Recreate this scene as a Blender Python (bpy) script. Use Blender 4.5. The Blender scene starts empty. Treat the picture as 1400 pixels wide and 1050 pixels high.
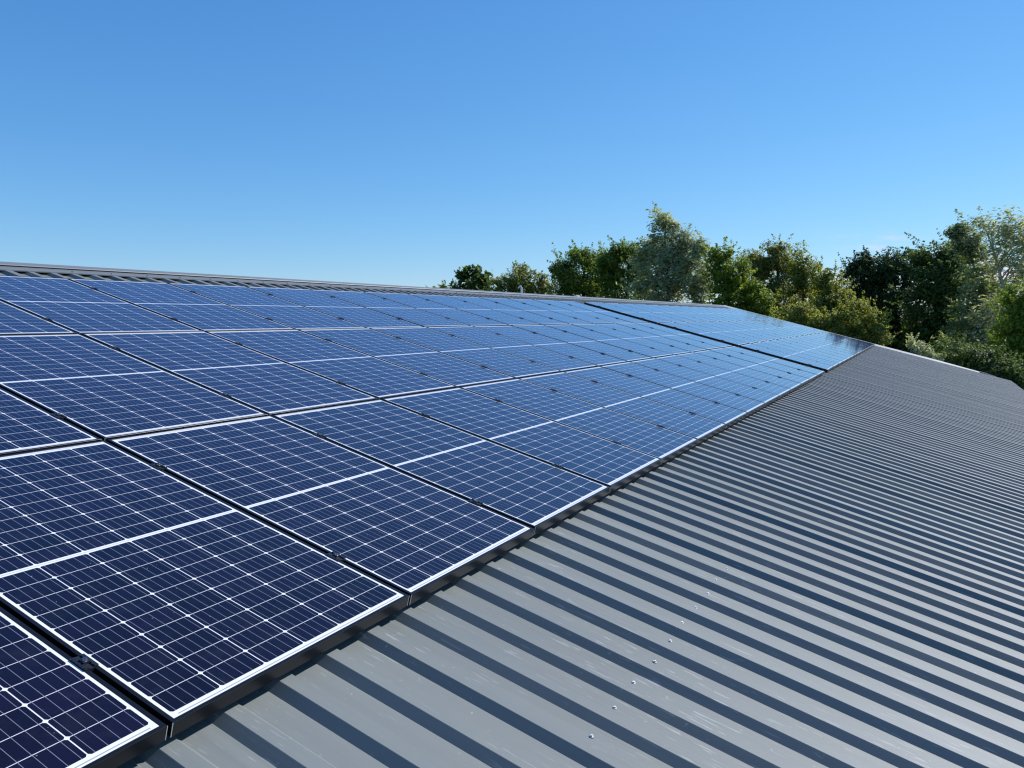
import bpy, bmesh, math, random
import numpy as np
from mathutils import Matrix, Vector

R = math.radians
scene = bpy.context.scene
COL = scene.collection

# ------------------------------------------------------------------ frame of the roof
# roof coordinates: u along the ridge (away), v down the slope, w into the roof (w = 0 on the panel glass)
PITCH = R(14.832)
SN, CS = math.sin(PITCH), math.cos(PITCH)
Z0 = 6.6
BU, BV, BW = Vector((0, 1, 0)), Vector((CS, 0, -SN)), Vector((-SN, 0, -CS))
ORG = Vector((0, 0, Z0))
def W3(u, v, w): return ORG + BU*u + BV*v + BW*w
ROT = Matrix((BU, -BV, -BW)).transposed()          # local x = u, y = upslope, z = roof normal
ROT4 = Matrix.Translation(ORG) @ ROT.to_4x4()

# ------------------------------------------------------------------ camera
CAMC = (-1.25047308, 6.50887988, -1.3719627)
CR = [(0.46416475, 0.85623609, -0.22673958), (-0.07485215, 0.2929889, 0.95318134), (0.88258044, -0.42546123, 0.20008624)]
def dirw(d): return BU*d[0] + BV*d[1] + BW*d[2]
CX, CY, CZ = (dirw(r) for r in CR)
CAM = W3(*CAMC)
FPX = 1074.41                                        # focal length in pixels of a 1400 wide picture
cam_d = bpy.data.cameras.new('camera'); cam = bpy.data.objects.new('camera', cam_d); COL.objects.link(cam)
m = Matrix((CX, -CY, -CZ)).transposed().to_4x4(); m.translation = CAM
cam.matrix_world = m
cam_d.sensor_width = 36; cam_d.lens = 36*FPX/1400
cam_d.clip_start = 0.05; cam_d.clip_end = 6000
scene.camera = cam
scene.cycles.pixel_filter_type = 'BLACKMAN_HARRIS'; scene.cycles.filter_width = 1.25
def at(px, py, dist):
    d = CZ + CX*((px-700)/FPX) + CY*((py-525)/FPX)
    h = math.hypot(d.x, d.y)
    return CAM + d*(dist/h)

# ------------------------------------------------------------------ sky and sun
SUN = (BU*0.93 + BV*0.40 - BW*1.0).normalized()
SUN_EL = math.asin(SUN.z); SUN_AZ = math.atan2(SUN.x, SUN.y)
world = bpy.data.worlds.new('World'); scene.world = world; world.use_nodes = True
nt = world.node_tree; nt.nodes.clear()
sky = nt.nodes.new('ShaderNodeTexSky'); sky.sky_type = 'NISHITA'; sky.sun_disc = False
sky.sun_elevation = SUN_EL; sky.sun_rotation = SUN_AZ
sky.altitude = 0; sky.air_density = 1.0; sky.dust_density = 0.0; sky.ozone_density = 8.0
bg = nt.nodes.new('ShaderNodeBackground'); bg.inputs['Strength'].default_value = 0.112
wo = nt.nodes.new('ShaderNodeOutputWorld')
tn = nt.nodes.new('ShaderNodeMix'); tn.data_type = 'RGBA'; tn.blend_type = 'MULTIPLY'; tn.inputs['Factor'].default_value = 1
tn.inputs[7].default_value = (.72, .93, .98, 1)        # the camera's cool white balance
nt.links.new(sky.outputs[0], tn.inputs[6])
# a few thin fair-weather clouds low over the wood
tc = nt.nodes.new('ShaderNodeTexCoord'); sp = nt.nodes.new('ShaderNodeSeparateXYZ'); nt.links.new(tc.outputs['Generated'], sp.inputs[0])
mp = nt.nodes.new('ShaderNodeMapping'); mp.inputs['Scale'].default_value = (9, 9, 34); nt.links.new(tc.outputs['Generated'], mp.inputs[0])
cn = nt.nodes.new('ShaderNodeTexNoise'); cn.inputs['Scale'].default_value = 1.0; cn.inputs['Detail'].default_value = 7; cn.inputs['Roughness'].default_value = .6
nt.links.new(mp.outputs[0], cn.inputs[0])
def wmap(v, a, b_, c, d):
    n = nt.nodes.new('ShaderNodeMapRange'); n.interpolation_type = 'SMOOTHSTEP'; nt.links.new(v, n.inputs[0])
    for i, q in enumerate((a, b_, c, d)): n.inputs[i+1].default_value = q
    return n.outputs[0]
def wmul(a, b_):
    n = nt.nodes.new('ShaderNodeMath'); n.operation = 'MULTIPLY'; nt.links.new(a, n.inputs[0]); nt.links.new(b_, n.inputs[1]); return n.outputs[0]
cm = wmul(wmap(cn.outputs['Fac'], .50, .70, 0, .75), wmul(wmap(sp.outputs[2], .065, .125, 1, 0), wmap(sp.outputs[0], -.14, -.04, 0, 1)))
cmx = nt.nodes.new('ShaderNodeMix'); cmx.data_type = 'RGBA'; nt.links.new(cm, cmx.inputs[0]); nt.links.new(tn.outputs[2], cmx.inputs[6]); cmx.inputs[7].default_value = (6.6, 6.8, 7.0, 1)
# tone curve of the phone camera: flattens the glow towards the sun
sr = nt.nodes.new('ShaderNodeSeparateColor'); nt.links.new(cmx.outputs[2], sr.inputs[0]); cc_ = nt.nodes.new('ShaderNodeCombineColor')
def wop(op, a, b_):
    n = nt.nodes.new('ShaderNodeMath'); n.operation = op; nt.links.new(a, n.inputs[0]); n.inputs[1].default_value = b_; return n.outputs[0]
for i_, (g_, k_) in enumerate(((1.05, 1.06), (.80, .845), (.58, .94))):
    nt.links.new(wop('MULTIPLY', wop('POWER', wop('MULTIPLY', sr.outputs[i_], .143), g_), k_/.143), cc_.inputs[i_])
nt.links.new(cc_.outputs[0], bg.inputs[0])
nt.links.new(bg.outputs[0], wo.inputs[0])
sun_d = bpy.data.lights.new('sun', 'SUN'); sun_d.energy = 5.0; sun_d.angle = R(0.53); sun_d.color = (1, 0.97, 0.955)
sun = bpy.data.objects.new('sun', sun_d); COL.objects.link(sun)
sun.rotation_euler = SUN.to_track_quat('Z', 'Y').to_euler(); sun.location = (0, 0, 60)
vs = scene.view_settings; vs.view_transform = 'Standard'; vs.look = 'None'; vs.exposure = 0.35; vs.gamma = 1

# ------------------------------------------------------------------ helpers
class N:
    """small wrapper for writing node trees"""
    def __init__(s, name):
        s.m = bpy.data.materials.new(name); s.m.use_nodes = True; s.t = s.m.node_tree
        s.b = s.t.nodes['Principled BSDF']
    def node(s, typ, **kw):
        n = s.t.nodes.new(typ)
        for k, v in kw.items(): setattr(n, k, v)
        return n
    def link(s, a, b): s.t.links.new(a, b)
    def put(s, sock, v):
        if isinstance(v, (int, float, tuple)): sock.default_value = v
        else: s.link(v, sock)
    def M(s, op, a, b=0.0, c=0.0):
        n = s.node('ShaderNodeMath', operation=op)
        for i, v in enumerate((a, b, c)): s.put(n.inputs[i], v)
        return n.outputs[0]
    def mix(s, f, a, b):
        n = s.node('ShaderNodeMix', data_type='RGBA')
        s.put(n.inputs['Factor'], f); s.put(n.inputs[6], a); s.put(n.inputs[7], b)
        return n.outputs[2]
    def noise(s, vec, scale, detail=2, rough=.5):
        n = s.node('ShaderNodeTexNoise'); n.inputs['Scale'].default_value = scale
        n.inputs['Detail'].default_value = detail; n.inputs['Roughness'].default_value = rough
        if vec is not None: s.link(vec, n.inputs['Vector'])
        return n.outputs['Fac']
    def step(s, v, lo, hi):
        n = s.node('ShaderNodeMapRange'); n.clamp = True
        s.put(n.inputs[0], v); n.inputs[1].default_value = lo; n.inputs[2].default_value = hi
        return n.outputs[0]
    def obj(s): return s.node('ShaderNodeTexCoord').outputs['Object']
    def scaled(s, vec, sc):
        n = s.node('ShaderNodeMapping'); s.link(vec, n.inputs['Vector']); n.inputs['Scale'].default_value = sc
        return n.outputs[0]
    def set(s, **kw):
        for k, v in kw.items(): s.put(s.b.inputs[k.replace('_', ' ')], v)
        return s.m

def c4(r, g=None, b=None):
    return (r, g, b, 1.0) if g is not None else (r, r, r, 1.0)

def simple(name, col, rough=.5, metal=0., spec=.5, var=.15, scale=8):
    n = N(name)
    f = n.noise(n.obj(), scale, 3)
    c = n.mix(f, c4(*[x*(1-var) for x in col]), c4(*[min(1, x*(1+var)) for x in col]))
    n.set(Base_Color=c, Roughness=rough, Metallic=metal)
    n.b.inputs['Specular IOR Level'].default_value = spec
    return n.m

class MB:
    """collects faces, then links them as ONE mesh object"""
    def __init__(s): s.v = []; s.f = []; s.mi = []
    def face(s, pts, mi=0):
        i = len(s.v); s.v += [tuple(p) for p in pts]; s.f.append(tuple(range(i, i+len(pts)))); s.mi.append(mi)
    def box(s, a, b, mi=0):
        (x0, y0, z0), (x1, y1, z1) = a, b
        i = len(s.v)
        s.v += [(x, y, z) for z in (z0, z1) for y in (y0, y1) for x in (x0, x1)]
        for q in ((0, 2, 3, 1), (4, 5, 7, 6), (0, 1, 5, 4), (2, 6, 7, 3), (0, 4, 6, 2), (1, 3, 7, 5)):
            s.f.append(tuple(i+k for k in q)); s.mi.append(mi)
    def extrude(s, prof, x0, x1, mi=0, closed=False, caps=False):
        """profile of (y, z) points swept along x"""
        i = len(s.v); n = len(prof)
        s.v += [(x0, y, z) for y, z in prof] + [(x1, y, z) for y, z in prof]
        for k in range(n if closed else n-1):
            j = (k+1) % n
            s.f.append((i+k, i+j, i+n+j, i+n+k)); s.mi.append(mi)
        if caps:
            s.f.append(tuple(i+k for k in range(n))[::-1]); s.mi.append(mi)
            s.f.append(tuple(i+n+k for k in range(n))); s.mi.append(mi)
    def ring(s, pts, rads, seg=8, mi=0, cap=True):
        """tapered tube through points"""
        base = len(s.v); up = Vector((0.13, 0.31, 0.94))
        P = [Vector(p) for p in pts]
        for k, p in enumerate(P):
            d = (P[min(k+1, len(P)-1)] - P[max(k-1, 0)]).normalized()
            a = d.cross(up)
            if a.length < .05: a = d.cross(Vector((1, 0, 0)))
            a.normalize(); b = d.cross(a)
            for q in range(seg):
                t = 2*math.pi*q/seg
                s.v.append(tuple(p + (a*math.cos(t) + b*math.sin(t))*rads[k]))
        for k in range(len(P)-1):
            for q in range(seg):
                r = (q+1) % seg
                s.f.append((base+k*seg+q, base+k*seg+r, base+(k+1)*seg+r, base+(k+1)*seg+q)); s.mi.append(mi)
        if cap:
            s.f.append(tuple(base+q for q in range(seg))); s.mi.append(mi)
            s.f.append(tuple(base+(len(P)-1)*seg+q for q in range(seg))[::-1]); s.mi.append(mi)
    def build(s, name, mats, parent=None, fix=True, smooth=False):
        me = bpy.data.meshes.new(name); me.from_pydata(s.v, [], s.f)
        for mm in (mats if isinstance(mats, (list, tuple)) else [mats]): me.materials.append(mm)
        me.polygons.foreach_set('material_index', s.mi)
        if smooth: me.polygons.foreach_set('use_smooth', [True]*len(s.f))
        me.update()
        if fix:
            b = bmesh.new(); b.from_mesh(me); bmesh.ops.recalc_face_normals(b, faces=b.faces); b.to_mesh(me); b.free()
        o = bpy.data.objects.new(name, me); COL.objects.link(o)
        if parent: o.parent = parent
        return o

def tag(o, label=None, cat=None, group=None, kind=None):
    for k, v in (('label', label), ('category', cat), ('group', group), ('kind', kind)):
        if v: o[k] = v
    return o
def empty(name, mat=None):
    o = bpy.data.objects.new(name, None); COL.objects.link(o); o.empty_display_size = .2
    if mat is not None: o.matrix_world = mat
    return o
def dup(o, parent=None):
    c = o.copy(); COL.objects.link(c)
    if parent: c.parent = parent
    for ch in list(o.children): dup(ch, c)
    return c
ORD = ['first', 'second', 'third', 'fourth', 'fifth', 'sixth', 'seventh', 'eighth', 'ninth', 'tenth', 'eleventh', 'twelfth',
       'thirteenth', 'fourteenth', 'fifteenth', 'sixteenth', 'seventeenth']

# ------------------------------------------------------------------ materials
def mat_roof():
    n = N('coated_steel'); o = n.obj()
    big = n.noise(n.scaled(o, (.35, .2, 1)), 2.0, 4)
    streak = n.noise(n.scaled(o, (30, 1.2, 30)), 1.0, 4, .6)
    blot = n.noise(n.scaled(o, (7, 3.5, 7)), 1.0, 5, .65)
    base = n.mix(n.step(big, .3, .7), c4(.141, .159, .154), c4(.165, .183, .176))
    base = n.mix(n.M('MULTIPLY', n.step(streak, .45, .75), .35), base, c4(.196, .211, .196))
    base = n.mix(n.M('MULTIPLY', n.step(blot, .52, .72), .28), base, c4(.180, .196, .168))
    # every sheet has weathered a little differently
    sx = n.node('ShaderNodeSeparateXYZ'); n.link(o, sx.inputs[0])
    wn = n.node('ShaderNodeTexWhiteNoise', noise_dimensions='1D')
    n.link(n.M('FLOOR', n.M('DIVIDE', n.M('SUBTRACT', sx.outputs[0], .165+.2045*3), .2045*5)), wn.inputs['W'])
    base = n.mix(n.M('MULTIPLY', wn.outputs['Value'], .16), base, c4(.06, .07, .07))
    # dirt that has run down the sheet
    run = n.noise(n.scaled(o, (55, .8, 55)), 1.0, 3, .6); rm = n.noise(o, .9, 3)
    base = n.mix(n.M('MULTIPLY', n.M('MULTIPLY', n.step(run, .50, .72), n.step(rm, .42, .62)), .30), base, c4(.085, .088, .075))
    # pale scratches and scuffs left by boots and sheets
    sc = n.noise(n.scaled(o, (90, 9, 90)), 1.0, 2, .5)
    patch = n.noise(o, 1.7, 3)
    scr = n.M('MULTIPLY', n.step(sc, .64, .69), n.step(patch, .40, .56))
    sp = n.noise(o, 60, 2)
    spk = n.M('MULTIPLY', n.step(sp, .70, .73), n.step(blot, .45, .6))
    base = n.mix(n.M('MULTIPLY', n.M('MAXIMUM', scr, spk), .5), base, c4(.34, .36, .35))
    bump = n.node('ShaderNodeBump'); bump.inputs['Strength'].default_value = .025; bump.inputs['Distance'].default_value = .004
    n.link(n.noise(n.scaled(o, (2.2, .9, 2)), 2.0, 3), bump.inputs['Height'])
    n.set(Base_Color=base, Roughness=n.M('ADD', .50, n.M('MULTIPLY', blot, .18)), Metallic=0.0, Normal=bump.outputs[0])
    n.b.inputs['Specular IOR Level'].default_value = .38
    return n.m

WP, LP, GAP = 1.004, 1.7237, .016
def mat_cells(w, name):
    n = N(name)
    sep = n.node('ShaderNodeSeparateXYZ'); n.link(n.obj(), sep.inputs[0])
    x, y = sep.outputs[0], sep.outputs[1]
    mx, my, mid = .0190, .034, .017
    px = (w-2*mx)/6; py = (LP/2-my-mid/2)/10
    X = n.M('ADD', x, w/2-mx); ya = n.M('ABSOLUTE', y); Y = n.M('SUBTRACT', ya, mid/2)
    inx = n.M('MULTIPLY', n.M('GREATER_THAN', X, 0), n.M('LESS_THAN', X, 6*px))
    iny = n.M('MULTIPLY', n.M('GREATER_THAN', Y, 0), n.M('LESS_THAN', Y, 10*py))
    fx = n.M('FLOORED_MODULO', X, px); fy = n.M('FLOORED_MODULO', Y, py)
    ax = n.M('ABSOLUTE', n.M('SUBTRACT', fx, px/2)); ay = n.M('ABSOLUTE', n.M('SUBTRACT', fy, py/2))
    cell = n.M('MULTIPLY', n.M('LESS_THAN', ax, px/2-.0015), n.M('LESS_THAN', ay, py/2-.00095))
    cell = n.M('MULTIPLY', cell, n.M('LESS_THAN', n.M('ADD', ax, ay), px/2+py/2-.0082))
    cell = n.M('MULTIPLY', cell, n.M('MULTIPLY', inx, iny))
    bus = n.M('LESS_THAN', n.M('ABSOLUTE', n.M('SUBTRACT', n.M('FLOORED_MODULO', fx, px/5), px/10)), .00062)
    bus = n.M('MULTIPLY', bus, n.M('MULTIPLY', inx, iny))
    rib = n.M('LESS_THAN', n.M('ABSOLUTE', n.M('SUBTRACT', ya, LP/2-.0215)), .0020)
    rib = n.M('MAXIMUM', rib, n.M('LESS_THAN', ya, .0014))
    rib = n.M('MULTIPLY', rib, n.M('LESS_THAN', n.M('ABSOLUTE', x), w/2-.03))
    # each cell and each panel has its own slight tint
    cmb = n.node('ShaderNodeCombineXYZ')
    n.link(n.M('FLOOR', n.M('DIVIDE', X, px)), cmb.inputs[0]); n.link(n.M('FLOOR', n.M('DIVIDE', y, py)), cmb.inputs[1])
    info = n.node('ShaderNodeObjectInfo'); n.link(n.M('MULTIPLY', info.outputs['Random'], 37.0), cmb.inputs[2])
    wn = n.node('ShaderNodeTexWhiteNoise'); n.link(cmb.outputs[0], wn.inputs[0])
    tint = n.M('ADD', n.M('MULTIPLY', wn.outputs['Value'], .6), n.M('MULTIPLY', info.outputs['Random'], .4))
    ccol = n.mix(tint, c4(.0028, .0018, .0055), c4(.0064, .0036, .0150))
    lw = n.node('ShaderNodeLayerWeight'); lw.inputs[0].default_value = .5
    # blue anti-reflection film: its sheen at flat angles is mixed into the colour
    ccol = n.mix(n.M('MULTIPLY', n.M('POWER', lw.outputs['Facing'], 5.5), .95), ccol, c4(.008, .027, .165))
    col = n.mix(cell, c4(.67, .68, .70), ccol)
    col = n.mix(bus, col, c4(.20, .215, .26))
    col = n.mix(n.M('MULTIPLY', rib, .8), col, c4(.22, .22, .24))
    # dust on the glass
    dust = n.step(n.noise(n.obj(), 9, 5, .7), .5, .85)
    col = n.mix(n.M('MULTIPLY', dust, .018), col, c4(.5, .5, .5))
    spk = n.step(n.noise(n.obj(), 75, 1), .79, .80)
    col = n.mix(n.M('MULTIPLY', spk, .35), col, c4(.55, .55, .55))
    bump = n.node('ShaderNodeBump'); bump.inputs['Strength'].default_value = .006; bump.inputs['Distance'].default_value = .01
    n.link(n.noise(n.scaled(n.obj(), (1, 1, 1)), 3.0, 1), bump.inputs['Height'])
    n.set(Base_Color=col, Roughness=n.M('ADD', .05, n.M('MULTIPLY', dust, .03)), IOR=1.45, Normal=bump.outputs[0])
    return n.m

def mat_leaf(name, dark, mid, light, under=None, rough=.55, trans=.35):
    n = N(name)
    g = n.node('ShaderNodeNewGeometry')
    r = n.node('ShaderNodeValToRGB'); e = r.color_ramp.elements
    e[0].position = 0; e[0].color = c4(*dark); e[1].position = 1; e[1].color = c4(*light)
    k = e.new(.55); k.color = c4(*mid)
    n.link(g.outputs['Random Per Island'], r.inputs[0])
    col = r.outputs[0]
    big = n.noise(n.obj(), .35, 2)
    col = n.mix(n.M('MULTIPLY', n.step(big, .35, .7), .5), col, c4(*[(a+b)/2 for a, b in zip(mid, light)]))
    pat = n.noise(n.scaled(n.obj(), (.5, .5, .9)), 1.1, 3, .6)
    col = n.mix(n.M('MULTIPLY', n.step(pat, .40, .56), .6), n.mix(.35, col, c4(*dark)), c4(*[x*.75 + y*.25 for x, y in zip(light, mid)]))
    if under: col = n.mix(n.M('MULTIPLY', g.outputs['Backfacing'], .6), col, c4(*under))
    n.set(Base_Color=col, Roughness=rough)
    n.b.inputs['Specular IOR Level'].default_value = .18
    tr = n.node('ShaderNodeBsdfTranslucent'); tm = n.node('ShaderNodeMix', data_type='RGBA', blend_type='MULTIPLY'); tm.inputs['Factor'].default_value = 1
    n.link(col, tm.inputs[6]); tm.inputs[7].default_value = (1.45, 1.48, .90, 1); n.link(tm.outputs[2], tr.inputs[0])   # light shining through a leaf is yellower
    ms = n.node('ShaderNodeMixShader'); ms.inputs[0].default_value = trans
    out = n.t.nodes['Material Output']
    n.link(n.b.outputs[0], ms.inputs[1]); n.link(tr.outputs[0], ms.inputs[2]); n.link(ms.outputs[0], out.inputs[0])
    return n.m

M_ROOF = mat_roof()
M_TRIM = simple('coated_trim', (.145, .160, .165), .42, 0, .5, .08, 3)
M_VERGE = simple('pale_trim', (.36, .36, .35), .5, 0, .4, .06, 3)
M_FRAME = simple('black_anodised', (.007, .008, .010), .30, 0, .22, .2, 40)
M_EDGE = simple('bare_aluminium', (.62, .62, .63), .35, .6, .5, .1, 40)
M_CLAMP = simple('black_clamp', (.012, .013, .016), .28, 0, .7, .2, 60)
M_BOLT = simple('steel_bolt', (.60, .60, .60), .22, 1, .5, .1, 60)
M_SCREW = simple('screw_steel', (.60, .60, .60), .42, .6, .5, .1, 60)
M_RUBBER = simple('dark_rubber', (.02, .02, .022), .8, 0, .3, .2, 60)
M_BLACK = simple('foam_filler', (.02, .02, .02), .9, 0, .2, .2, 20)
M_WALL = simple('wall_cladding', (.20, .22, .22), .5, 0, .4, .1, 2)
M_PIPE = simple('white_plastic', (.80, .80, .78), .4, 0, .5, .05, 4)
M_BARK = simple('bark', (.10, .085, .065), .9, 0, .2, .4, 6)
M_PALEBARK = simple('pale_bark', (.42, .40, .36), .8, 0, .2, .4, 5)
M_CELL = mat_cells(1.0, 'solar_cells'); M_CELL_W = mat_cells(1.04, 'solar_cells_far')

# ------------------------------------------------------------------ ground
def ground():
    n = N('grass_ground'); o = n.obj()
    f = n.noise(o, .08, 4); g = n.noise(o, 3.0, 4)
    c = n.mix(f, c4(.045, .075, .02), c4(.10, .11, .04)); c = n.mix(n.M('MULTIPLY', g, .5), c, c4(.05, .06, .025))
    n.set(Base_Color=c, Roughness=.95); n.b.inputs['Specular IOR Level'].default_value = .15
    b = MB(); s = 3000
    b.face([(-s, -s, 0), (s, -s, 0), (s, s, 0), (-s, s, 0)])
    tag(b.build('ground', n.m, fix=False), kind='structure')
ground()

# ------------------------------------------------------------------ the shed with its ribbed roof
U0, U1 = -6.0, 31.55
V_RIDGE, V_EAVE = -.74, 9.75
PER, WC, WPAN = .2045, .070, .0965                     # rib pitch, level of the crowns, level of the pans
U_PH = .165
shed = empty('shed', ROT4)
tag(shed, 'grey shed with a long low ribbed metal roof carrying the solar panels', 'shed')

def roof_profile():
    pts = []; rp = random.Random(5)
    k0 = int((U0-U_PH)/PER); k1 = int((U1-U_PH)/PER)
    for k in range(k0, k1):
        b = U_PH + k*PER
        lap = (k % 5 == 3)                             # neighbouring sheets overlap on every fifth rib
        e = rp.uniform(-.0012, .0012) + (.0016 if lap else 0)
        x = .010 if lap else rp.uniform(-.001, .001)
        pts += [(b, -WPAN), (b+.0265, -WC-.0012+e), (b+.028, -WC+e), (b+.078+x, -WC+e), (b+.0795+x, -WC-.0012+e)]
        if lap: pts += [(b+.098, -WC-.018), (b+.0965, -WC-.0185)]
        pts += [(b+.107+x*.5, -WPAN), (b+.155, -WPAN+rp.uniform(-.0006, .0012))]
    return pts
def roof_sheet(v0, v1, name, flip=False):
    pts = roof_profile(); b = MB(); ys = np.linspace(-v0, -v1, 3)
    n = len(pts)
    for y in ys: b.v += [(x, y, z) for x, z in pts]
    for j in range(len(ys)-1):
        for i in range(n-1):
            b.f.append((j*n+i, (j+1)*n+i, (j+1)*n+i+1, j*n+i+1)); b.mi.append(0)
    return b
roof = roof_sheet(V_RIDGE, V_EAVE, 'roof').build('roof', M_ROOF, shed, fix=False)
# the other slope: the same sheet turned round the vertical line through the ridge
far = roof_sheet(V_RIDGE, V_EAVE, 'roof').build('roof', M_ROOF, shed, fix=False)
apex = W3(0, V_RIDGE, WC)
mir = Matrix.Translation((2*apex.x, 0, 0)) @ Matrix.Scale(-1, 4, (1, 0, 0)) @ ROT4
far.data.transform(ROT4.inverted() @ mir); far.data.flip_normals()
far['label'] = 'slope of the roof facing away behind the ridge'

def mirrored(prof):                                   # (y, z) points of one side -> whole section over the ridge
    loc = []
    inv = ROT4.inverted()
    for y, z in prof:
        p = ROT4 @ Vector((0, y, z)); q = inv @ Vector((2*apex.x-p.x, p.y, p.z))
        loc.append((q.y, q.z))
    return loc
# ridge cap: a wing lying on the ribs, and a raised roll over it
wing = [(.545, -.072), (.545, -.062), (.552, -.060), (.69, -.058), (.74, -.057)]
b = MB(); wm = mirrored(wing)[::-1]
b.extrude(wing + wm[1:], U0-.02, U1+.02)
cap = b.build('ridge_cap', M_TRIM, shed)
roll = [(.672, -.0515), (.666, -.046), (.672, -.041), (.705, -.038), (.725, -.034), (.745, -.032)]
b = MB(); b.extrude(roll + mirrored(roll)[::-1][1:], U0-.02, U1+.02, closed=True, caps=True)
b.build('ridge_roll', M_TRIM, cap)
b = MB(); b.box((U0, .60, -.0995), (U1-.05, .63, -.071)); b.build('profile_filler', M_BLACK, cap)

def disc(bm, c, r0, r1, z0, z1, seg, mi):
    i = len(bm.v)
    for r, z in ((r0, z0), (r1, z1)):
        bm.v += [(c[0]+r*math.cos(2*math.pi*k/seg), c[1]+r*math.sin(2*math.pi*k/seg), c[2]+z) for k in range(seg)]
    for k in range(seg):
        j = (k+1) % seg
        bm.f.append((i+k, i+j, i+seg+j, i+seg+k)); bm.mi.append(mi)
    bm.f.append(tuple(i+seg+k for k in range(seg))); bm.mi.append(mi)
def screw_mesh():
    b = MB()
    disc(b, (0, 0, 0), .0098, .0095, 0, .0016, 14, 1)   # rubber washer
    disc(b, (0, 0, .0016), .0088, .0078, 0, .0016, 14, 0)
    disc(b, (0, 0, .0032), .0048, .0046, 0, .0055, 6, 0)  # hex head
    return b
scr = screw_mesh().build('screw', [M_SCREW, M_RUBBER], roof)
random.seed(4)
def put_screws(first, spots, parent):
    for i, (u, v, w) in enumerate(spots):
        o = first if i == 0 else first.copy()
        if i: COL.objects.link(o); o.parent = parent
        o.scale = (.88, .88, .8); o.location = (u, -v, -w); o.rotation_euler = (R(random.uniform(-5, 5)), R(random.uniform(-5, 5)), random.uniform(0, 6))
kp = [U_PH + .107 + .036 + k*PER for k in range(-1, 70)]
put_screws(scr, [(u + random.uniform(-.006, .006), 6.010 + random.uniform(-.008, .008), WPAN) for u in kp], roof)
s2 = screw_mesh().build('screw', [M_RUBBER, M_RUBBER], cap)
put_screws(s2, [(U_PH + .053 + k*PER*2, -.575, .0595) for k in range(8, 48)], cap)

# verge flashing along the far gable, eaves gutter, walls
def verge(u0, u1):
    b = MB()
    prof = [(u0, -.069), (u0+.02, -.062), (u0+.17, -.026), (u1-.02, -.022), (u1, -.030), (u1, -.25), (u1-.015, -.25)]
    i = 0
    for y, q in ((-V_RIDGE-.02, 1), (-7.3, 1), (-8.75, .35)):
        b.v += [(x, y, -.066 + (z+.066)*q if z > -.066 else z) for x, z in prof]
    n = len(prof)
    for j in (0, n):
        for k in range(n-1): b.f.append((j+k, j+k+1, j+n+k+1, j+n+k)); b.mi.append(0)
    return b
verge(U1-.22, U1+.03).build('verge_flashing', M_VERGE, shed)
b = MB()                                               # last stretch bent over the corner; darker trim stands in for its shadow
n0 = 7
for k in range(n0):
    t = k/(n0-1); y = -8.755 - t*.99; drop = -.15*t*t
    b.v += [(U1-.13, y, -.070+drop*.2), (U1-.12, y, -.036+drop), (U1+.03-.25*t*t, y, -.036+drop), (U1+.03-.25*t*t, y, -.25)]
for k in range(n0-1):
    for j in range(3): b.f.append((k*4+j, k*4+j+1, k*4+j+5, k*4+j+4)); b.mi.append(0)
b.build('corner_flashing', M_TRIM, shed)
gp = [(-V_EAVE+.02, -.14), (-V_EAVE+.02, -.26), (-V_EAVE-.03, -.29), (-V_EAVE-.10, -.28), (-V_EAVE-.125, -.24), (-V_EAVE-.125, -.145), (-V_EAVE-.115, -.145),
      (-V_EAVE-.115, -.235), (-V_EAVE-.09, -.27), (-V_EAVE-.03, -.28), (-V_EAVE+.01, -.25), (-V_EAVE+.01, -.14)]
b = MB(); b.extrude(gp, U0, U1, closed=True, caps=True); b.build('gutter', M_TRIM, shed)
def wall_prism(pts, name):
    b = MB(); inv = ROT4.inverted()
    P = [inv @ Vector(p) for p in pts]; n = len(P)//2
    b.v += [tuple(p) for p in P]
    b.f.append(tuple(range(n))); b.f.append(tuple(range(n, 2*n))[::-1])
    for k in range(n): b.f.append((k, (k+1) % n, n+(k+1) % n, n+k))
    b.mi = [0]*len(b.f)
    return b.build(name, M_WALL, shed)
ea = W3(0, V_EAVE-.15, .16); xo = ea.x; xi = 2*apex.x-ea.x; zr = W3(0, V_RIDGE, .16).z
for ya in (U0+.12, U1-.22):
    wall_prism([(xi, y, z) if s == 0 else ((xo, y, z) if s == 1 else (apex.x, y, z)) for y in (ya, ya+.1) for s, z in ((0, 0), (1, 0), (1, ea.z), (2, zr), (0, ea.z))], 'gable_wall')
for x in (xi, xo-.1):
    wall_prism([(x, y, z) if s == 0 else (x+.1, y, z) for y in (U0+.23, U1-.23) for s, z in ((0, 0), (1, 0), (1, ea.z-.03), (0, ea.z-.03))], 'side_wall')

# ------------------------------------------------------------------ solar panels
RP, PU = 1.74169, 1.02
def frame_mb(w):
    b = MB(); prof = [(0, -.042), (0, -.0005), (.0005, 0), (.0119, 0), (.0125, -.0006), (.0125, -.004), (.002, -.006), (.002, -.040), (.024, -.040), (.024, -.042)]
    n = len(prof); X, Y = w/2, LP/2
    for sx, sy in ((-1, -1), (1, -1), (1, 1), (-1, 1)):
        b.v += [(sx*(X-d), sy*(Y-d), z) for d, z in prof]
    for s in range(4):
        t = (s+1) % 4
        for k in range(n):
            j = (k+1) % n
            b.f.append((s*n+k, t*n+k, t*n+j, s*n+j)); b.mi.append(0)
    # raw cut edge of the frame where the corner is mitred
    for sx in (-1, 1):
        b.box((sx*X-.0013, -Y-.0006, -.0410), (sx*X+.0007, -Y+.0012, -.0010), 1)
    return b
def make_panel(w, cellm, nm):
    root = empty('solar_panel')
    frame_mb(w).build('frame', [M_FRAME, M_EDGE], root)
    b = MB(); X, Y = w/2-.012, LP/2-.012
    b.box((-X, -Y, -.006), (X, Y, -.0016)); b.build('glass_face', cellm, root)
    return root
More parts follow.
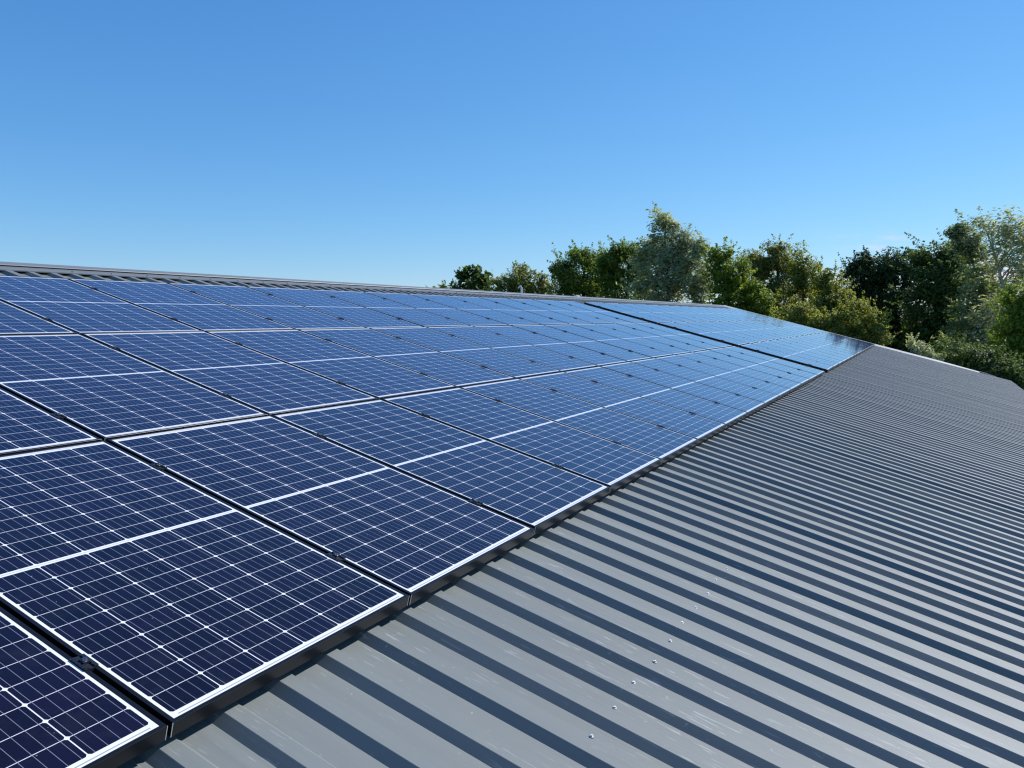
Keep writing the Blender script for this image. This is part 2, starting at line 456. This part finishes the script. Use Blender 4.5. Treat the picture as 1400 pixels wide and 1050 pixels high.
proto = {0: make_panel(WP, M_CELL, 0), 1: make_panel(1.04, M_CELL_W, 1)}
used = {0: False, 1: False}
U_FAR, PU_FAR, N_FAR = 14.83, 1.06, 15
ROWN = ['top', 'middle', 'bottom']
random.seed(11)
def place_panel(kind, uc, row, label):
    o = proto[kind] if not used[kind] else dup(proto[kind]); used[kind] = True
    v = row*RP + .008 + LP/2
    jit = Matrix.Rotation(R(-.75 if kind else 0), 4, 'Y') @ Matrix.Rotation(R(random.gauss(0, .05)), 4, 'X') @ Matrix.Rotation(R(random.gauss(0, .05)), 4, 'Y')
    o.matrix_world = Matrix.Translation(W3(uc, v, random.uniform(-.001, .001))) @ ROT.to_4x4() @ jit
    tag(o, label, 'solar panel', 'solar panels in three rows on the roof')
for row in range(3):
    for i in range(-row, 14):
        k = 13-i
        place_panel(0, i*PU + PU/2, row, f'black framed panel in {ROWN[row]} row of near array, ' +
                    ('bordering the dark gap' if k == 0 else f'{ORD[k]} panel back from the dark gap'))
    for i in range(N_FAR):
        place_panel(1, U_FAR + i*PU_FAR + PU_FAR/2, row, f'black framed panel in {ROWN[row]} row of far array, ' +
                    ('just past the dark gap' if i == 0 else (f'at the gable end' if i == N_FAR-1 else f'{ORD[i]} panel beyond the dark gap')))

# mounting rails with the clamps between the panels
def clamp_mb():
    b = MB()
    # two ribbed grip plates, a sunken channel between them
    for sg in (-1, 1):
        x0, x1 = sorted((sg*.0075, sg*.019))
        b.box((x0, -.032, .0005), (x1, .032, .0050))
        for q in range(5): b.box((x0+.0012, -.029+q*.0128, .0050), (x1-.0012, -.0235+q*.0128, .0064))
    b.box((-.0075, -.034, -.040), (.0075, .034, .0020)); b.box((-.0095, -.011, .0020), (.0095, .011, .0095))
    return b
def bolt_mb():
    b = MB(); disc(b, (0, 0, .0095), .0068, .0062, 0, .0035, 14, 0); disc(b, (0, 0, .013), .0036, .0032, 0, .0010, 6, 1)
    return b
cl0 = clamp_mb().build('mid_clamp', M_CLAMP); bo0 = bolt_mb().build('bolt', [M_BOLT, M_RUBBER], cl0)
first = [True]
def rail(u0, u1, row, half, seams, near, label):
    v = row*RP + .01 + LP*(.21 if half == 0 else .80)
    b = MB(); h = .0345
    b.box((u0, -.02, -WC+.0025), (u1, .02, -.0425))
    r = b.build('mounting_rail', M_CLAMP); r.matrix_world = Matrix.Translation(W3(0, v, 0)) @ ROT.to_4x4()
    for s in seams:
        if first[0]: c = cl0; c.parent = r; first[0] = False
        elif near and s < 8: c = dup(cl0, r)
        else: c = cl0.copy(); COL.objects.link(c); c.parent = r
        c.location = (s, random.uniform(-.012, .012), 0)
    for s, sg in ((u0+.03, -1), (u1-.03, 1)):
        e = MB(); e.box((-.012 if sg > 0 else 0, -.03, .0008), (.012 if sg < 0 else 0, .03, .0045)); e.box((0 if sg > 0 else -.02, -.03, -.0425), (.02 if sg > 0 else 0, .03, .0045))
        o = e.build('end_clamp', M_CLAMP, r); o.location = (s+sg*.0, 0, 0)
    tag(r, label, 'mounting rail', 'black mounting rails under the panels')
for row in range(3):
    for half in (0, 1):
        hn = 'upper' if half == 0 else 'lower'
        rail(-row*PU-.03+.01, 14*PU+.03-.01, row, half, [i*PU for i in range(-row+1, 14)], True,
             f'black rail with clamps under {hn} half of {ROWN[row]} row, near array')
        rail(U_FAR-.03+.01, U_FAR+N_FAR*PU_FAR+.03-.01, row, half, [U_FAR+i*PU_FAR for i in range(1, N_FAR)], False,
             f'black rail with clamps under {hn} half of {ROWN[row]} row, far array')

# ------------------------------------------------------------------ vent pipe behind the ridge
base = at(713, 402.5, 17.5)
zr_ = (2*apex.x - base.x)
vp = empty('vent_pipe', Matrix.Translation(base))
tag(vp, 'thin white vent pipe with a tilted flap standing behind the ridge', 'vent pipe')
b = MB(); b.ring([(0, 0, -.45), (0, 0, .155)], [.02, .02], 12); b.build('pipe', M_PIPE, vp)
cr = Vector((CX.x, CX.y, 0)).normalized()
b = MB(); a_ = Vector((0, 0, .20)) - cr*.02; e_ = Vector((0, 0, .13)) - cr*.075
b.ring([e_, (e_+a_)/2, a_], [.012, .016, .015], 10); b.ring([Vector((0, 0, .150)), a_], [.009, .009], 8); b.build('flap', M_PIPE, vp)

# ------------------------------------------------------------------ trees
rng = np.random.default_rng(7)
WIND = np.array(-CX); WIND[2] = 0; WIND /= np.linalg.norm(WIND)
FWD = np.array((CZ.x, CZ.y, 0)); FWD /= np.linalg.norm(FWD)
RGT = -WIND
def leaves_mesh(name, C, Nn, L, Wd, mat, parent, wind=0.):
    """one rhombic leaf per point: centre C, facing roughly along Nn, size L x Wd"""
    n = len(C)
    nn = Nn + rng.normal(0, .42, (n, 3)); nn /= np.linalg.norm(nn, axis=1)[:, None]
    t = rng.normal(0, 1, (n, 3))
    if wind > 0: t = t*(1-wind) + (WIND + np.array((0, 0, -.12)))*wind*1.6
    t -= nn*np.sum(t*nn, 1)[:, None]; t /= np.linalg.norm(t, axis=1)[:, None]+1e-9
    s = np.cross(nn, t)
    l = (L*rng.uniform(.6, 1.25, n))[:, None]; w = (Wd*rng.uniform(.6, 1.25, n))[:, None]
    v = np.empty((n, 4, 3)); v[:, 0] = C - t*l*.5; v[:, 1] = C + s*w*.5 + t*l*.08; v[:, 2] = C + t*l*.5 - nn*l*.12; v[:, 3] = C - s*w*.5 + t*l*.08
    me = bpy.data.meshes.new(name)
    me.vertices.add(n*4); me.vertices.foreach_set('co', v.reshape(-1))
    me.loops.add(n*4); me.loops.foreach_set('vertex_index', np.arange(n*4, dtype=np.int32))
    me.polygons.add(n); me.polygons.foreach_set('loop_start', np.arange(0, n*4, 4, dtype=np.int32))
    me.update(calc_edges=True); me.materials.append(mat)
    o = bpy.data.objects.new(name, me); COL.objects.link(o); o.parent = parent
    return o

def px_fill(lobes): return fill_low
fill_low = True
def tree(name, label, cat, lobes, dist, leaf, mat, bark=None, cover=5., clump=.55, wind=0., group='trees beyond the shed', near=2.9, trunk_px=None, limbs=10, aspect=.5, spiky=0., trunk_r=.16):
    """lobes: (px, py, rx, ry) in picture pixels at distance dist; they become ellipsoids of real size"""
    S = near; dist *= S; leaf *= S*(.9 if wind else .74); clump *= S; spiky *= S; trunk_r *= S   # sizes below are written for the nearer distance
    k = dist/FPX*1.03
    allc = []; alln = []; tips = []
    if px_fill(lobes):
        x0 = min(l[0]-l[2] for l in lobes); x1 = max(l[0]+l[2] for l in lobes); low_ = max(l[1]+l[3] for l in lobes)
        lobes = list(lobes) + ([(x0+(x1-x0)*t, low_-6, (x1-x0)*.24, 26) for t in (.22, .5, .78)] if near*dist < 200 and max(l[3] for l in lobes) > 13 else
                               [(x0+(x1-x0)*t, low_+dy, (x1-x0)*.24, 17) for t in (.25, .5, .75) for dy in (14, 34)])
    bx = trunk_px if trunk_px else np.mean([l[0] for l in lobes])
    foot = at(bx, 433, dist); foot = Vector((foot.x, foot.y, 0))
    cen = []
    for (px, py, rx, ry) in lobes:
        c = np.array(at(px, py, dist)) + FWD*rng.normal(0, .15)*rx*k
        ax, az = rx*k, ry*k; ay = max(ax*.75, min(az*.6, 4.2))
        cen.append((c, az))
        ncl = max(8, int(6.0*(ax*az + ax*ay + ay*az)/3/clump**2))
        d = rng.normal(0, 1, (ncl, 3)); d /= np.linalg.norm(d, axis=1)[:, None]
        rr = rng.uniform(.35, 1.0, ncl)**.6
        cc = c + (d*rr[:, None]*np.array([1, 1, 1]))@np.stack([RGT*ax, FWD*ay, np.array((0, 0, az))])
        if spiky: cc[:, 2] += np.minimum(rng.exponential(spiky, ncl), spiky*1.8)*(d[:, 2] > .2)
        area = math.pi*(ax+clump*.5)*(az+clump*.5)
        per = max(12, int(cover*area/(leaf*leaf*aspect*.5)/ncl))
        cr = clump*rng.uniform(.55, 1.25, ncl)
        e = rng.normal(0, 1, (ncl, per, 3)); e /= np.linalg.norm(e, axis=2)[..., None]
        r2 = rng.uniform(.3, 1, (ncl, per, 1))**.5
        pos = cc[:, None, :] + e*r2*cr[:, None, None]*np.array((1, 1, .75))
        if wind: pos += WIND*(wind*cr[:, None, None]*rng.uniform(-.9, 1.3, (ncl, per, 1)))
        nrm = e*.55 + d[:, None, :]*.35 + np.array((0, 0, .75))
        allc.append(pos.reshape(-1, 3)); alln.append(nrm.reshape(-1, 3))
        tips.append(cc)
        # loose sprigs that break the outline
        ns = int(ncl*.9); m_ = max(8, int(26*min(1.0, cover/3)))
        d2 = rng.normal(0, 1, (ns, 3)); d2[:, 2] = np.abs(d2[:, 2])*rng.choice((1, 1, 1, -1), ns); d2 /= np.linalg.norm(d2, axis=1)[:, None]
        b2 = c + (d2*rng.uniform(.8, 1.06, (ns, 1)))@np.stack([RGT*ax, FWD*ay, np.array((0, 0, az))])
        dr = d2*.6 + np.array((0, 0, .5)) + WIND*wind*1.7 + rng.normal(0, .3, (ns, 3)); dr /= np.linalg.norm(dr, axis=1)[:, None]
        tt = rng.uniform(0, 1, (ns, m_, 1)); ln = (clump*rng.uniform(.5, 2.3, ns))[:, None, None]
        pos = b2[:, None, :] + dr[:, None, :]*tt*ln + rng.normal(0, 1, (ns, m_, 3))*(leaf*.45)*(1.15-tt)
        allc.append(pos.reshape(-1, 3)); alln.append((rng.normal(0, .5, (ns, m_, 3)) + d2[:, None, :]*.5 + np.array((0, 0, .5))).reshape(-1, 3))
    C = np.concatenate(allc); Nn = np.concatenate(alln)
    ok = C[:, 2] > .15
    C = C[ok]; Nn = Nn[ok]
    root = empty(name, Matrix.Translation(foot)); off = np.array(foot)
    leaves_mesh('crown', C-off, Nn, leaf, leaf*aspect, mat, root, wind)
    # trunk and limbs
    b = MB(); top = max(cen, key=lambda q: q[0][2]); low = min(c[0][2]-c[1] for c in cen)
    th = Vector(top[0]) - foot
    P = [Vector((0, 0, -.1)), Vector((th.x*.12+rng.normal(0, .1), th.y*.12, th.z*.33)), Vector((th.x*.5, th.y*.5, th.z*.68)), Vector((th.x, th.y, th.z + top[1]*.55))]
    b.ring(P, [trunk_r*1.3, trunk_r, trunk_r*.6, trunk_r*.12], 8)
    T = np.concatenate(tips)
    for q in rng.choice(len(T), min(limbs, len(T)), replace=False):
        e = Vector(T[q]) - foot; s = min(.85, max(.25, (e.z-1.2)/max(th.z, 1)*.8))
        j = min(2, int(s*3)); f_ = s*3-j; st = P[j].lerp(P[j+1], f_)
        mid_ = st.lerp(e, .5) + Vector((0, 0, .15*(e-st).length))
        b.ring([st, mid_, e], [trunk_r*.38, trunk_r*.22, trunk_r*.06], 6)
    b.build('trunk', bark or M_BARK, root, smooth=True)
    tag(root, label, cat, group)
    return root

L_OLIVE = mat_leaf('olive_leaf', (0.104, 0.128, 0.022), (0.232, 0.256, 0.055), (0.378, 0.378, 0.110), trans=.5)
L_OLIVE2 = mat_leaf('olive_brown_leaf', (0.098, 0.116, 0.024), (0.226, 0.232, 0.061), (0.366, 0.354, 0.116), trans=.5)
L_GREEN = mat_leaf('green_leaf', (0.061, 0.104, 0.017), (0.146, 0.213, 0.037), (0.268, 0.329, 0.073), trans=.5)
L_BRIGHT = mat_leaf('bright_leaf', (0.090, 0.140, 0.015), (0.189, 0.262, 0.032), (0.298, 0.352, 0.067), trans=.5)
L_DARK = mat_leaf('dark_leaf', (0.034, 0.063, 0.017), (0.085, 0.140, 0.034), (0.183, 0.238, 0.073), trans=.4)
L_SHADE = mat_leaf('shade_leaf', (0.017, 0.034, 0.015), (0.049, 0.081, 0.024), (0.122, 0.165, 0.055), trans=.3)  # dark foliage, lowered further so the colour carries the pair's shadow
L_SILVER = mat_leaf('silver_leaf', (.070, .095, .022), (.230, .275, .090), (.580, .575, .350), under=(.56, .56, .35), trans=.42)
L_PALE = mat_leaf('pale_leaf', (0.110, 0.140, 0.043), (0.268, 0.299, 0.110), (0.525, 0.512, 0.305), under=(0.620, 0.620, 0.464), trans=.45)
L_BIRCH = mat_leaf('birch_leaf', (0.055, 0.095, 0.022), (0.134, 0.195, 0.051), (0.281, 0.317, 0.134), under=(0.439, 0.464, 0.281), trans=.45)

# far, low ones behind the ridge
tree('shrub', 'tiny pale shrub peeping over the ridge, leftmost bush behind the roof', 'shrub', [(612, 394, 11, 5), (600, 398, 8, 4), (622, 393, 5, 5)], 85, .34, L_OLIVE, cover=2.2, clump=.45)
tree('tree', 'small dark open tree with blotchy leaf tufts behind the ridge', 'tree', [(633, 377, 7, 7), (648, 374, 8, 6), (658, 382, 9, 7), (640, 390, 12, 9), (662, 392, 8, 7)], 85, .75, L_DARK, cover=1.7, clump=.5, aspect=.6)
tree('shrub', 'olive rounded shrub behind the thin white vent pipe', 'shrub', [(710, 385, 16, 12), (710, 395, 20, 8), (712, 374, 9, 7), (694, 388, 16, 9), (728, 387, 12, 11), (680, 394, 14, 8)], 80, .32, L_OLIVE, cover=3.4, clump=.6, spiky=.25)
tree('shrub', 'small thin olive shrub right beside the big dark round tree', 'shrub', [(740, 383, 8, 8), (748, 392, 10, 8), (736, 393, 10, 8)], 80, .30, L_OLIVE2, cover=2.6, clump=.5, spiky=.2)
# the wood behind the far end of the roof
fill_low = True
tree('tree', 'dark round tree at the left end of the wood, with darker left edge', 'tree', [(793, 372, 30, 26), (800, 352, 18, 11), (775, 385, 20, 22), (768, 368, 12, 14), (822, 362, 16, 12), (815, 375, 22, 28), (790, 400, 34, 16)], 66, .30, L_GREEN, cover=4.6, clump=.75, limbs=14)
tree('tree', 'mid green broad tree just left of the silver windblown tree', 'tree', [(852, 366, 28, 26), (846, 346, 13, 10), (862, 345, 12, 10), (835, 375, 18, 26), (832, 357, 12, 10), (876, 358, 16, 18), (860, 395, 40, 20)], 62, .28, L_GREEN, cover=4.6, clump=.7, limbs=14)
tree('tree', 'tallest silvery windblown tree in the middle of the wood', 'tree', [(906, 301, 9, 9), (911, 316, 14, 13), (901, 338, 20, 16), (936, 326, 7, 7), (943, 345, 16, 16), (961, 342, 8, 11), (905, 368, 34, 26), (890, 352, 18, 14), (925, 355, 22, 22), (945, 378, 28, 30), (960, 398, 14, 18), (900, 398, 34, 18)],
     56, .30, L_SILVER, cover=4.4, clump=.55, wind=.55, aspect=.34, limbs=18, trunk_px=915)
tree('tree', 'bright yellow green leafy tree right of the silver windblown tree', 'tree', [(985, 362, 16, 20), (1000, 375, 22, 24), (985, 395, 18, 24), (1015, 395, 24, 22), (1035, 412, 20, 14), (978, 350, 8, 8), (1005, 410, 30, 14)], 50, .27, L_BRIGHT, cover=4.4, clump=.5, limbs=12)
tree('tree', 'olive twin topped tree behind the bright yellow green one', 'tree', [(1052, 355, 12, 17), (1066, 349, 9, 13), (1040, 370, 18, 18), (1028, 366, 16, 16), (1078, 368, 14, 16), (1060, 385, 28, 26), (1075, 410, 34, 20), (1045, 405, 20, 20)], 56, .26, L_OLIVE2, cover=4.0, clump=.55, spiky=.2, limbs=14)
tree('tree', 'olive tree with a thin pointed top and sky gaps, mid wood', 'tree', [(1093, 357, 9, 11), (1100, 370, 13, 12), (1088, 385, 14, 16), (1110, 390, 18, 16), (1105, 415, 30, 22)], 53, .26, L_OLIVE, cover=3.2, clump=.5, spiky=.25, limbs=14)
tree('tree', 'pale olive tree sloping down beside the shadowy dark trees', 'tree', [(1122, 376, 9, 11), (1135, 385, 13, 12), (1142, 402, 17, 16), (1125, 410, 20, 20), (1150, 425, 16, 18), (1130, 435, 30, 14)], 50, .25, L_OLIVE, cover=3.3, clump=.45, spiky=.15, limbs=12)
tree('shrub', 'rounded yellow olive bush in front of the shadowy dark trees', 'shrub', [(1168, 440, 26, 24), (1185, 450, 22, 18), (1150, 450, 26, 18), (1195, 462, 16, 10), (1120, 440, 22, 14), (1080, 432, 22, 12)], 44, .22, L_OLIVE, cover=4.4, clump=.42, limbs=10)
tree('tree', 'shadowy dark tree with a lit pointed top, left one of the pair', 'tree', [(1180, 357, 8, 8), (1182, 370, 16, 13), (1180, 390, 22, 20), (1172, 412, 22, 22), (1195, 430, 24, 26), (1200, 380, 14, 20), (1163, 372, 6, 6)], 58, .28, L_SHADE, cover=4.8, clump=.6, spiky=.2)
tree('tree', 'shadowy dark tree with a brownish top, right one of the pair', 'tree', [(1222, 357, 8, 8), (1222, 373, 16, 13), (1215, 395, 24, 22), (1230, 425, 28, 30), (1243, 372, 14, 18), (1205, 445, 26, 26), (1245, 460, 26, 22), (1225, 475, 24, 14)], 57, .28, L_SHADE, cover=4.8, clump=.6, spiky=.25)
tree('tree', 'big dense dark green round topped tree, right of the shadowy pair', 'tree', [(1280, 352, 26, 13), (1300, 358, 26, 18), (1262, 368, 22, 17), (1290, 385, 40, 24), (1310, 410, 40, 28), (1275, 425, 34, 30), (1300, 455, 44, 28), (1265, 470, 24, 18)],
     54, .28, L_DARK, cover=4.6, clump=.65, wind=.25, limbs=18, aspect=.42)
tree('tree', 'dark windblown birch with leafless pale trunk at the right', 'tree', [(1311, 314, 8, 8), (1315, 324, 12, 11), (1326, 336, 15, 11), (1332, 348, 14, 12), (1340, 385, 22, 26), (1345, 425, 28, 28), (1335, 462, 34, 26), (1350, 490, 30, 22), (1320, 480, 30, 16)],
     48, .28, L_BIRCH, bark=M_PALEBARK, cover=3.4, clump=.42, wind=.6, aspect=.32, limbs=22, trunk_px=1356, trunk_r=.11)
tree('tree', 'airy silver windblown birch with sky showing through, rightmost', 'tree', [(1342, 304, 8, 5), (1353, 310, 10, 7), (1376, 306, 8, 10), (1382, 318, 9, 10), (1392, 318, 13, 18), (1362, 325, 16, 10), (1378, 345, 26, 16), (1400, 350, 18, 26), (1385, 375, 22, 20), (1405, 395, 18, 20), (1420, 340, 20, 34)],
     46, .27, L_PALE, bark=M_PALEBARK, cover=1.25, clump=.40, wind=.65, aspect=.30, limbs=30, trunk_px=1386, trunk_r=.10)
tree('shrub', 'bright lime green bush at the right edge under the airy birch', 'shrub', [(1392, 440, 22, 26), (1405, 425, 20, 22), (1385, 470, 22, 22), (1402, 490, 26, 26), (1420, 460, 26, 40), (1380, 405, 8, 10), (1400, 525, 30, 26)], 42, .20, L_BRIGHT, near=1.45, cover=4.2, clump=.38, limbs=12)
fill_low = False
tree('shrub', 'small pale flowering shrub at the roof edge below the dark trees', 'shrub', [(1248, 470, 6, 4), (1256, 476, 8, 5), (1268, 483, 8, 4), (1280, 488, 6, 3)], 38, .16, L_PALE, near=1.3, cover=3.0, clump=.22, limbs=6)
tree('shrub', 'dark leafy undergrowth bush behind the far roof corner', 'shrub', [(1340, 495, 30, 16), (1310, 490, 30, 12), (1370, 510, 26, 16), (1395, 525, 24, 20), (1290, 485, 22, 10), (1380, 530, 30, 20), (1350, 515, 30, 16), (1410, 550, 30, 24)], 40, .20, L_DARK, near=1.35, cover=4.4, clump=.4, limbs=10)
